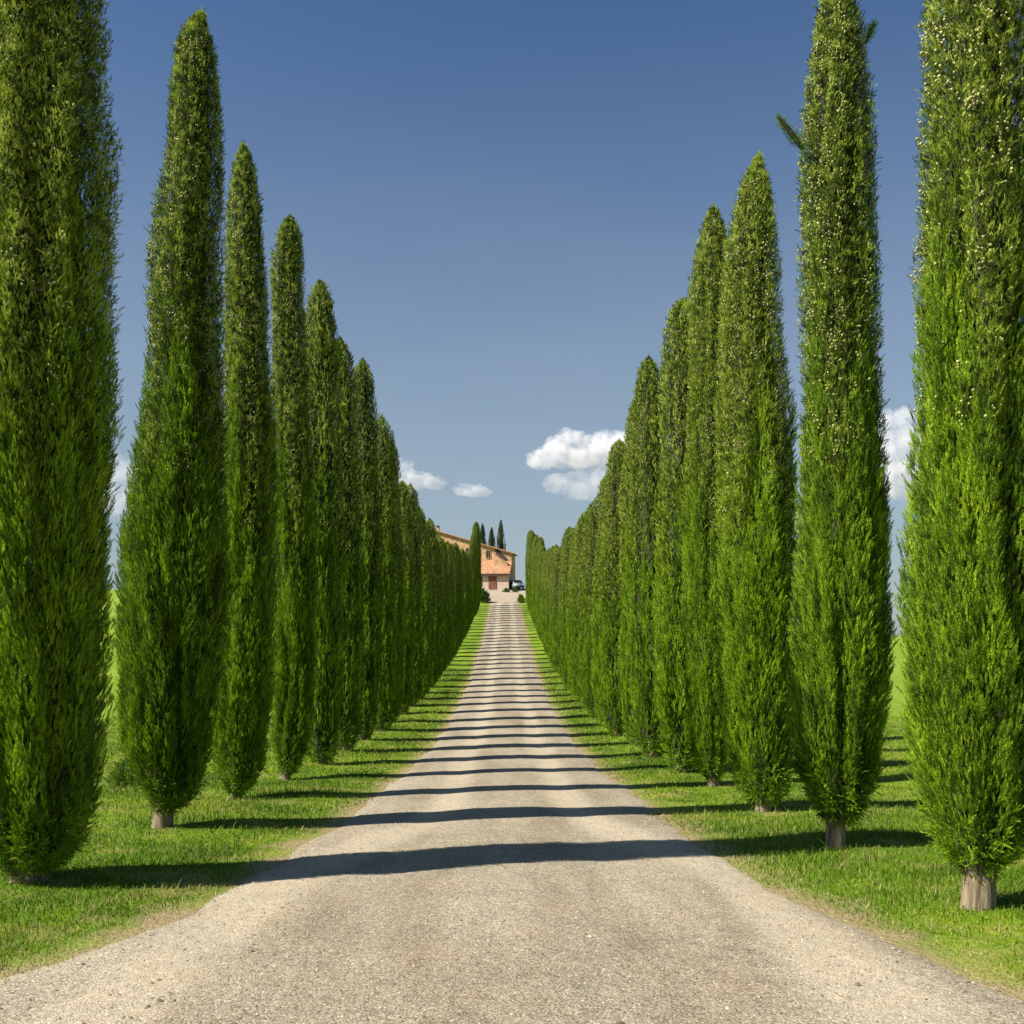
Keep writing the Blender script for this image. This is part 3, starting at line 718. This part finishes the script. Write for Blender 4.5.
p = at(519.5, 602, 152.5); shrub('yellow_shrub', 'small yellow shrub at the right edge of the forecourt', p.x + .2, 153.5, .8, 1.3, M_BUSH_Y, 7, 260, .45)
p = at(513.5, 571, 175); 

# ------------------------------------------------------------------ farmhouse
def tile_mat():
    m, nt, ns, lk = new_mat('roof_tiles')
    tc = ns.new('ShaderNodeTexCoord')
    n1 = noise_tex(ns, lk, tc.outputs['Object'], 1.4, 4)
    vo = N(ns, 'ShaderNodeTexVoronoi', Scale=3.2); lk.new(tc.outputs['Object'], vo.inputs['Vector'])
    sc_ = ns.new('ShaderNodeSeparateColor'); lk.new(vo.outputs['Color'], sc_.inputs[0])
    r = ramp(ns, [(.2, (.26, .125, .065)), (.5, (.37, .175, .085)), (.8, (.45, .27, .16))])
    f = math_n(ns, lk, 'MULTIPLY_ADD', sc_.outputs[0], .4); lk.new(n1.outputs['Fac'], ns[-1].inputs[2]); 
    f2 = math_n(ns, lk, 'SUBTRACT', f, .2); lk.new(f2, r.inputs[0])
    b = N(ns, 'ShaderNodeBsdfPrincipled', Roughness=.85); lk.new(r.outputs[0], b.inputs['Base Color'])
    o = ns.new('ShaderNodeOutputMaterial'); lk.new(b.outputs[0], o.inputs['Surface'])
    return m
def stone_mat(name, a, b_, c_):
    m, nt, ns, lk = new_mat(name)
    tc = ns.new('ShaderNodeTexCoord')
    br = N(ns, 'ShaderNodeTexVoronoi', Scale=2.6); lk.new(tc.outputs['Object'], br.inputs['Vector'])
    sc_ = ns.new('ShaderNodeSeparateColor'); lk.new(br.outputs['Color'], sc_.inputs[0])
    n1 = noise_tex(ns, lk, tc.outputs['Object'], .45, 4)
    f = math_n(ns, lk, 'MULTIPLY_ADD', sc_.outputs[0], .5); lk.new(n1.outputs['Fac'], ns[-1].inputs[2])
    f2 = math_n(ns, lk, 'SUBTRACT', f, .25)
    r = ramp(ns, [(.25, a), (.5, b_), (.75, c_)]); lk.new(f2, r.inputs[0])
    b = N(ns, 'ShaderNodeBsdfPrincipled', Roughness=.9); lk.new(r.outputs[0], b.inputs['Base Color'])
    bp = N(ns, 'ShaderNodeBump', Strength=.5, Distance=.05); lk.new(br.outputs['Distance'], bp.inputs['Height']); lk.new(bp.outputs[0], b.inputs['Normal'])
    o = ns.new('ShaderNodeOutputMaterial'); lk.new(b.outputs[0], o.inputs['Surface'])
    return m
M_TILE = tile_mat()
M_STONE = stone_mat('house_stone', (.37, .21, .105), (.49, .305, .165), (.56, .395, .24))
M_PLASTER = simple('pale_plaster', (.52, .39, .295), .9, .12, 1.5)
M_WOOD = simple('brown_wood', (.20, .075, .03), .7, .25, 5)
M_DARK = simple('dark_wood_and_openings', (.05, .03, .02), .7, .3, 5)
M_FRAME = simple('window_frame', (.28, .16, .09), .7, .2, 5)
m, nt, ns, lk = new_mat('window_glass')
b = N(ns, 'ShaderNodeBsdfPrincipled', Roughness=.08); b.inputs['Base Color'].default_value = (.02, .022, .025, 1)
o = ns.new('ShaderNodeOutputMaterial'); lk.new(b.outputs[0], o.inputs['Surface']); M_GLASS = m

HD = 178.0; hs = HD / F; HR = R(-8)
hbase = at(511.5, 588, HD)
hz = float(zt(hbase.x, hbase.y)) - .05
house = thing('farmhouse', 'tan stone farmhouse with low tiled roof on the hilltop', 'house', (hbase.x, hbase.y, hz), HR)
ck = hs / math.cos(HR)
hx = lambda px: (px - 511.5) * ck
hzf = lambda py: (588.5 - py) * hs
# main body: long gable facing the road, ridge near the chimney
xr, xm, xl = hx(511.5), hx(433), hx(372)
ze, zr = hzf(552), hzf(528)
zl = zr - (xm - xl) * (zr - ze) / (xr - xm)
bm = bmesh.new(); add_prism(bm, [(xl, -.6), (xr, -.6), (xr, ze), (xm, zr), (xl, zl)], 0, 5.2); bm_obj('wall', bm, M_STONE, house)
def roof_slab(name, xa, za, xb, zb, y0, y1, th, parent):
    """A low-pitched slab from (xa,za) down to (xb,zb) with rounded tile courses along its slope."""
    bm = bmesh.new()
    L = math.hypot(xb - xa, zb - za); ux, uz = (xb - xa) / L, (zb - za) / L; nxx, nzz = -uz, ux
    if nzz < 0: nxx, nzz = -nxx, -nzz
    nt_ = max(6, int((y1 - y0) / .3)); cols = []
    pr = []
    for i in range(nt_ * 4 + 1):
        y = y0 + (y1 - y0) * i / (nt_ * 4); pr.append((y, th + .06 * abs(math.sin(math.pi * i / 4))))
    rows_ = []
    for (px_, pz_) in ((xa, za), (xb, zb)):
        rows_.append([bm.verts.new((px_ + nxx * h, y, pz_ + nzz * h)) for y, h in pr])
    bot = [[bm.verts.new((px_, y, pz_)) for y, h in pr] for (px_, pz_) in ((xa, za), (xb, zb))]
    n_ = len(pr)
    for i in range(n_ - 1):
        bm.faces.new((rows_[0][i], rows_[1][i], rows_[1][i + 1], rows_[0][i + 1]))
        bm.faces.new((bot[0][i], bot[0][i + 1], bot[1][i + 1], bot[1][i]))
        bm.faces.new((rows_[0][i], rows_[0][i + 1], bot[0][i + 1], bot[0][i]))
        bm.faces.new((rows_[1][i], bot[1][i], bot[1][i + 1], rows_[1][i + 1]))
    for i in (0, n_ - 1): bm.faces.new((rows_[0][i], bot[0][i], bot[1][i], rows_[1][i]))
    return bm_obj(name, bm, M_TILE, parent)
sl = (zr - ze) / (xr - xm)
roof = roof_slab('roof', xm - .02, zr + .03, xr + .45, ze + .03 - .45 * sl, -.45, 5.7, .10, house)
roof2 = roof_slab('roof', xm - .02, zr + .03, xl - .7, zl + .03 - .7 * sl, -.45, 5.7, .10, house)
# chimney
cb = bmesh.new(); cx0 = hx(436); add_box(cb, cx0 - .27, cx0 + .27, .9, 1.5, zr - .6, zr + .75)
chim = bm_obj('chimney', cb, M_STONE, roof)
cb = bmesh.new(); add_box(cb, cx0 - .36, cx0 + .36, .82, 1.58, zr + .752, zr + .85); add_box(cb, cx0 - .2, cx0 + .2, 1.0, 1.4, zr + .852, zr + 1.05)
bm_obj('chimney_cap', cb, M_DARK, chim)
# windows
def window(px0, px1, py0, py1, y=-.0, parent=house, shut=False):
    x0, x1, z0, z1 = hx(px0), hx(px1), hzf(py1), hzf(py0)
    bm = bmesh.new(); f = .14
    add_box(bm, x0 - f, x0, y - .08, y + .05, z0 - f, z1 + f); add_box(bm, x1, x1 + f, y - .08, y + .05, z0 - f, z1 + f)
    add_box(bm, x0, x1, y - .08, y + .05, z1, z1 + f); add_box(bm, x0, x1, y - .12, y + .05, z0 - f, z0)
    add_box(bm, (x0 + x1) / 2 - .04, (x0 + x1) / 2 + .04, y - .05, y - .012, z0, z1)
    w = bm_obj('window', bm, M_FRAME, parent)
    box('pane', M_GLASS, w, x0, x1, y - .01, y + .04, z0, z1)
    return w
window(466.0, 470.0, 546.5, 553)
window(486.3, 490.2, 549, 556)
window(456, 459.5, 549, 555)
# projecting bay with its own little roof
bx0, bx1, bz1 = hx(447.5), hx(454), hzf(546.5)
box('bay_wall', M_PLASTER, house, bx0, bx1, -1.4, -.003, -.6, bz1)
bm = bmesh.new(); add_prism(bm, [(bx0 - .4, bz1 + .003), (bx1 + .4, bz1 + .003), ((bx0 + bx1) / 2, bz1 + .75)], -1.7, -.003); bm_obj('bay_roof', bm, M_TILE, house)
window(443, 445.3, 550, 555)
# porch with pent roof
px0, px1 = hx(480), hx(510.6); pd = 2.6
pz = hzf(574)
bm = bmesh.new(); add_prism(bm, [(px0, -.6), (px1, -.6), (px1, pz), (px0, pz)], -pd, -.004)
porch = bm_obj('porch_wall', bm, M_PLASTER, house)
# sloped roof built by profile in y-z
def pent(name, x0, x1, yb, zb, yf, zf, th):
    bm = bmesh.new(); n = int((x1 - x0) / .28)
    top = [[], []]; bot = [[], []]
    for i in range(n * 4 + 1):
        x = x0 + (x1 - x0) * i / (n * 4); h = th + .06 * abs(math.sin(math.pi * i / 4))
        for q, (y, z) in enumerate(((yb, zb), (yf, zf))):
            top[q].append(bm.verts.new((x, y, z + h))); bot[q].append(bm.verts.new((x, y, z)))
    m_ = len(top[0])
    for i in range(m_ - 1):
        bm.faces.new((top[0][i], top[1][i], top[1][i + 1], top[0][i + 1])); bm.faces.new((bot[0][i], bot[0][i + 1], bot[1][i + 1], bot[1][i]))
        bm.faces.new((top[1][i], bot[1][i], bot[1][i + 1], top[1][i + 1])); bm.faces.new((top[0][i], top[0][i + 1], bot[0][i + 1], bot[0][i]))
    for i in (0, m_ - 1): bm.faces.new((top[0][i], bot[0][i], bot[1][i], top[1][i]))
    return bm_obj(name, bm, M_TILE, house)
pent('porch_roof', px0 - .3, px1 + .3, -.006, hzf(560.5), -pd - .55, hzf(573.6), .12)
bm = bmesh.new(); add_prism(bm, [(0, 0), (1, 0), (1, .01), (0, .01)], 0, .01); bm.free()
# side cheeks closing the pent roof
for xx_ in (px0 + .002, px1 - .202):
    bm = bmesh.new()
    a = [bm.verts.new((xx_, y, z)) for y, z in ((-.006, pz + .002), (-pd, pz + .002), (-.006, hzf(560.5) - .05))]; b2 = [bm.verts.new((xx_ + .2, v.co.y, v.co.z)) for v in a]
    bm.faces.new(a); bm.faces.new(b2[::-1])
    for i in range(3): bm.faces.new((a[i], b2[i], b2[(i + 1) % 3], a[(i + 1) % 3]))
    bm_obj('porch_cheek', bm, M_PLASTER, house)
bm = bmesh.new(); add_box(bm, px0 - .28, px1 + .28, -pd - .5, -pd - .34, pz - .30, pz - .04); bm_obj('eave_beam', bm, M_DARK, house)
dx0, dx1 = hx(491.0), hx(498.6)
dr = box('door', M_WOOD, house, dx0, dx1, -pd - .06, -pd - .003, .02, hzf(575.2))
bm = bmesh.new(); bmesh.ops.create_uvsphere(bm, u_segments=8, v_segments=6, radius=.06, matrix=Matrix.Translation((dx1 - .18, -pd - .1, 1.05))); bm_obj('handle', bm, M_DARK, dr)
bm = bmesh.new()
for k in range(5):
    xx_ = dx0 + (dx1 - dx0) * k / 4; add_box(bm, xx_ - .02, xx_ + .02, -pd - .075, -pd - .061, .05, hzf(575.4))
bm_obj('door_batten', bm, M_DARK, dr)
w = box('porch_opening', M_DARK, house, hx(481), hx(484.6), -pd - .05, -pd - .003, .5, hzf(576))  # dark slab standing for an opening in the porch wall
# external stair: sloped stone parapet climbing to an upper opening, under a small tiled canopy
bm = bmesh.new(); add_prism(bm, [(hx(495), hzf(552.5)), (hx(508.6), hzf(562.8)), (hx(508.6), hzf(566)), (hx(495), hzf(566))], -1.4, -.005); bm_obj('stair_parapet', bm, M_STONE, house)
bm = bmesh.new(); add_prism(bm, [(hx(494.2), hzf(551.4)), (hx(509), hzf(562.3)), (hx(509), hzf(563.4)), (hx(494.2), hzf(552.5))], -1.55, -.007); bm_obj('stair_coping', bm, M_TILE, house)
bm = bmesh.new(); add_prism(bm, [(hx(495.6), hzf(547.2)), (hx(498), hzf(547.2)), (hx(507.5), hzf(557.5)), (hx(507.5), hzf(561)), (hx(495.6), hzf(552.6))], -.06, -.005); bm_obj('stair_opening_shade', bm, M_DARK, house)  # dark slab in front of the wall paints the opening's inner shade

# ------------------------------------------------------------------ parked car beside the house
M_CAR = simple('silver_paint', (.20, .22, .25), .4, .05, 2, metallic=.3)
M_TYRE = simple('tyre_rubber', (.02, .02, .02), .8, .2, 9)
M_RIM = simple('wheel_rim', (.4, .4, .42), .35, .1, 9, metallic=.8)
M_LAMP = simple('lamp_glass', (.7, .7, .68), .2, .05, 4)
M_PLATE = simple('number_plate', (.75, .75, .72), .5, .05, 4)
def make_car(x, y, rz):
    t = thing('parked_car', 'silver car parked beside the right end of the farmhouse', 'car', (x, y, float(zt(x, y)) + .05), rz)
    prof = [(-2.05, .35), (-2.1, .62), (-2.0, .86), (-1.05, .98), (-.35, 1.46), (.2, 1.56), (1.1, 1.54), (1.75, 1.40), (2.02, 1.0), (2.08, .6), (2.0, .32)]
    bm = bmesh.new(); W = .86
    ring = []
    for sx_, ws in ((-1, 1), (1, 1)):
        ring.append([bm.verts.new((sx_ * (W - (.13 * max(0, (z - .95) / .55))), yy, z)) for yy, z in prof])
    n_ = len(prof)
    bm.faces.new(ring[0]); bm.faces.new(ring[1][::-1])
    for i in range(n_): bm.faces.new((ring[0][i], ring[1][i], ring[1][(i + 1) % n_], ring[0][(i + 1) % n_]))
    bmesh.ops.recalc_face_normals(bm, faces=bm.faces)
    bmesh.ops.bevel(bm, geom=bm.edges[:], offset=.05, segments=2, affect='EDGES')
    bm_obj('body', bm, M_CAR, t, True)
    def quad(name, pts, mat, th):
        bm = bmesh.new(); n = (Vector(pts[1]) - Vector(pts[0])).cross(Vector(pts[2]) - Vector(pts[0])).normalized()
        a = [bm.verts.new(Vector(p) + n * th) for p in pts]; b3 = [bm.verts.new(Vector(p) - n * th) for p in pts]
        bm.faces.new(a); bm.faces.new(b3[::-1])
        for i in range(4): bm.faces.new((a[i], b3[i], b3[(i + 1) % 4], a[(i + 1) % 4]))
        return bm_obj(name, bm, mat, t)
    quad('windscreen', [(-.72, -.98, 1.02), (.72, -.98, 1.02), (.64, -.42, 1.42), (-.64, -.42, 1.42)], M_GLASS, .015)
    quad('rear_window', [(-.66, 1.97, 1.08), (.66, 1.97, 1.08), (.62, 1.77, 1.38), (-.62, 1.77, 1.38)], M_GLASS, .02)
    for sx_ in (-1, 1):
        quad('side_window', [(sx_ * .865, -.55, 1.02), (sx_ * .865, 1.5, 1.02), (sx_ * .765, 1.3, 1.42), (sx_ * .765, -.2, 1.42)], M_GLASS, .012)
        bm = bmesh.new(); bmesh.ops.create_uvsphere(bm, u_segments=10, v_segments=8, radius=.13, matrix=Matrix.Translation((sx_ * .62, -2.03, .70)) @ Matrix.Diagonal((1.3, .4, .8, 1))); bm_obj('headlight', bm, M_LAMP, t, True)
        for yy in (-1.3, 1.3):
            mt = Matrix.Translation((sx_ * .78, yy, .31)) @ Matrix.Rotation(R(90), 4, 'Y')
            bm = bmesh.new(); bmesh.ops.create_cone(bm, cap_ends=True, segments=20, radius1=.31, radius2=.31, depth=.2, matrix=mt); wheel = bm_obj('wheel', bm, M_TYRE, t)
            bm = bmesh.new(); bmesh.ops.create_cone(bm, cap_ends=True, segments=16, radius1=.19, radius2=.17, depth=.22, matrix=mt); bm_obj('rim', bm, M_RIM, wheel)
    box('bumper', M_DARK, t, -.8, .8, -2.16, -2.05, .32, .5)
    return t
p = at(516.8, 586, 176); make_car(p.x, p.y, R(14)).scale = (1.0, 1.0, 1.15)

# low clipped hedges by the forecourt
for (px, w_, lab, sd) in ((506.5, 1.0, 'low dark bush under the right end of the porch', 31), (515, 1.0, 'low dark bush in front of the silver car', 32)):
    p = at(px, 588, 171.5); shrub('low_bush', lab, p.x, p.y, w_, .7, M_BUSH, sd, 160, .35)

# ------------------------------------------------------------------ clouds
def cloud_mat(name, dens):
    m, nt, ns, lk = new_mat(name)
    tc = ns.new('ShaderNodeTexCoord')
    v = ns.new('ShaderNodeVolumePrincipled')
    v.inputs['Color'].default_value = (.93, .93, .94, 1); v.inputs['Anisotropy'].default_value = .2
    nz = noise_tex(ns, lk, tc.outputs['Object'], .022, 5, .62)
    dn = N(ns, 'ShaderNodeMapRange')
    for i_, v_ in ((1, .40), (2, .62), (3, 0.0), (4, dens * 2.0)): dn.inputs[i_].default_value = v_
    lk.new(nz.outputs['Fac'], dn.inputs[0]); lk.new(dn.outputs[0], v.inputs['Density'])
    o = ns.new('ShaderNodeOutputMaterial'); lk.new(v.outputs[0], o.inputs['Volume'])
    return m
CD = 3000.0; cs = CD / F
tex = bpy.data.textures.new('cloud_puffs', 'CLOUDS'); tex.noise_scale = 42; tex.noise_depth = 3
tex2 = bpy.data.textures.new('cloud_wisps', 'CLOUDS'); tex2.noise_scale = 14; tex2.noise_depth = 2
def cloud(label, blobs, dens, seed, disp=26):
    cx_ = sum(b[0] for b in blobs) / len(blobs); cy_ = sum(b[1] for b in blobs) / len(blobs)
    c = at(cx_, cy_, CD + seed * 20)
    bm = bmesh.new(); r = random.Random(seed)
    for (px, py_, rx, rz_) in blobs:
        q = at(px, py_, CD + seed * 20) - c
        M4 = Matrix.Translation((q.x, r.uniform(-20, 20), q.z)) @ Matrix.Diagonal((rx * cs, rx * cs * .8, rz_ * cs, 1))
        bmesh.ops.create_icosphere(bm, subdivisions=3, radius=1, matrix=M4)
        for k in range(9):
            a_ = r.uniform(0, 6.283); e_ = r.uniform(-.05, 1.2); s_ = r.uniform(.22, .48) * min(rx, rz_) * cs
            M5 = Matrix.Translation((q.x + .9 * rx * cs * math.cos(a_) * math.cos(e_), .7 * rx * cs * math.sin(a_) * math.cos(e_), q.z + .95 * rz_ * cs * math.sin(e_))) @ Matrix.Diagonal((s_ * 1.25, s_, s_, 1))
            bmesh.ops.create_icosphere(bm, subdivisions=2, radius=1, matrix=M5)
    me = bpy.data.meshes.new('cloud'); bm.to_mesh(me); bm.free(); me.materials.append(cloud_mat('cloud_vapour', dens))
    o = obj('cloud', me, None, c)
    mo = o.modifiers.new('join', 'REMESH'); mo.mode = 'VOXEL'; mo.voxel_size = 3.2
    mo = o.modifiers.new('puffs', 'DISPLACE'); mo.texture = tex; mo.strength = disp; mo.mid_level = .5; mo.texture_coords = 'GLOBAL'
    mo = o.modifiers.new('wisps', 'DISPLACE'); mo.texture = tex2; mo.strength = disp * .4; mo.mid_level = .5; mo.texture_coords = 'GLOBAL'
    tag(o, label, 'cloud')
    return o
cloud('bright white cumulus cloud above the right row of cypresses', [(540, 461, 15, 10), (560, 453, 20, 15), (572, 446, 16, 15), (596, 446, 18, 14), (606, 450, 20, 16), (585, 458, 30, 13), (625, 452, 20, 18), (640, 458, 22, 18)], .018, 1)
cloud('fainter grey cloud just below the bright cumulus', [(558, 484, 18, 12), (580, 486, 26, 16), (602, 487, 24, 18), (624, 485, 26, 18)], .0055, 9, 20)
cloud('small cloud half hidden by the left row of cypresses', [(380, 478, 18, 14), (402, 474, 14, 13), (415, 481, 18, 9), (434, 484, 13, 7)], .011, 3, 18)
cloud('small flat oval cloud left of the road', [(462, 490, 12, 6.5), (474, 491, 14, 6), (484, 493, 9, 4)], .012, 4, 11)
cloud('tall white cloud in the gap between the two nearest right cypresses', [(885, 432, 24, 18), (905, 430, 24, 18), (893, 452, 34, 22), (895, 480, 36, 22)], .012, 5)
cloud('pale cloud in the gap between the two nearest left cypresses', [(105, 468, 20, 18), (125, 474, 22, 18), (118, 500, 30, 20)], .004, 6, 20)

# ------------------------------------------------------------------ light, sky, camera
w = bpy.data.worlds.new('World'); scene.world = w; w.use_nodes = True
nt = w.node_tree; nt.nodes.clear()
sky = nt.nodes.new('ShaderNodeTexSky'); sky.sky_type = 'NISHITA'; sky.sun_disc = False
sky.sun_elevation = R(SUN_EL); sky.sun_rotation = R(SUN_AZ)
sky.air_density = 1.15; sky.dust_density = 1.0; sky.ozone_density = 10.0; sky.altitude = 300
# thin summer veil low in the sky
tc = nt.nodes.new('ShaderNodeTexCoord'); sp = nt.nodes.new('ShaderNodeSeparateXYZ'); nt.links.new(tc.outputs['Generated'], sp.inputs[0])
mr = nt.nodes.new('ShaderNodeMapRange'); mr.interpolation_type = 'SMOOTHSTEP'
for i_, v_ in ((1, .0), (2, .60), (3, .66), (4, .0)): mr.inputs[i_].default_value = v_
nt.links.new(sp.outputs['Z'], mr.inputs[0])
mpw = nt.nodes.new('ShaderNodeMapping'); mpw.inputs['Scale'].default_value = (2.2, 2.2, 9); nt.links.new(tc.outputs['Generated'], mpw.inputs['Vector'])
wz = noise_tex(nt.nodes, nt.links, mpw.outputs[0], 1.6, 6, .62)
wf = math_n(nt.nodes, nt.links, 'MULTIPLY_ADD', wz.outputs['Fac'], .5); nt.nodes[-1].inputs[2].default_value = .75
vf = math_n(nt.nodes, nt.links, 'MULTIPLY', mr.outputs[0], wf, True)
veil = mixc(nt.nodes, nt.links, vf, sky.outputs[0], (4.5, 5.2, 5.3))
bg = nt.nodes.new('ShaderNodeBackground'); bg.inputs['Strength'].default_value = .05
nt.links.new(veil, bg.inputs['Color'])
out = nt.nodes.new('ShaderNodeOutputWorld')
nt.links.new(bg.outputs[0], out.inputs['Surface'])

sd = bpy.data.lights.new('sun', 'SUN'); sd.energy = 5.0; sd.angle = R(.5); sd.color = (1.0, .93, .82)
so = bpy.data.objects.new('sun', sd); link(so)
az, el = R(SUN_AZ), R(SUN_EL)
sv = Vector((math.sin(az) * math.cos(el), math.cos(az) * math.cos(el), math.sin(el)))
so.rotation_euler = sv.to_track_quat('Z', 'Y').to_euler(); so.location = (-20, -10, 40)

cam = bpy.data.cameras.new('camera'); cam.sensor_width = 36; cam.lens = 36 * F / 1024; cam.clip_end = 12000; cam.clip_start = .05
cam.shift_x = (512 - CX) / 1024; cam.shift_y = (HY - 512) / 1024
co = bpy.data.objects.new('camera', cam); link(co); co.location = (0, 0, CAMZ); co.rotation_euler = (R(90), 0, 0)
scene.camera = co

scene.view_settings.view_transform = 'Standard'; scene.view_settings.look = 'None'
scene.view_settings.exposure = 1.0; scene.view_settings.gamma = 1.0
scene.cycles.max_bounces = 10; scene.cycles.volume_bounces = 6; scene.cycles.diffuse_bounces = 3; scene.cycles.transmission_bounces = 4; scene.cycles.transparent_max_bounces = 8
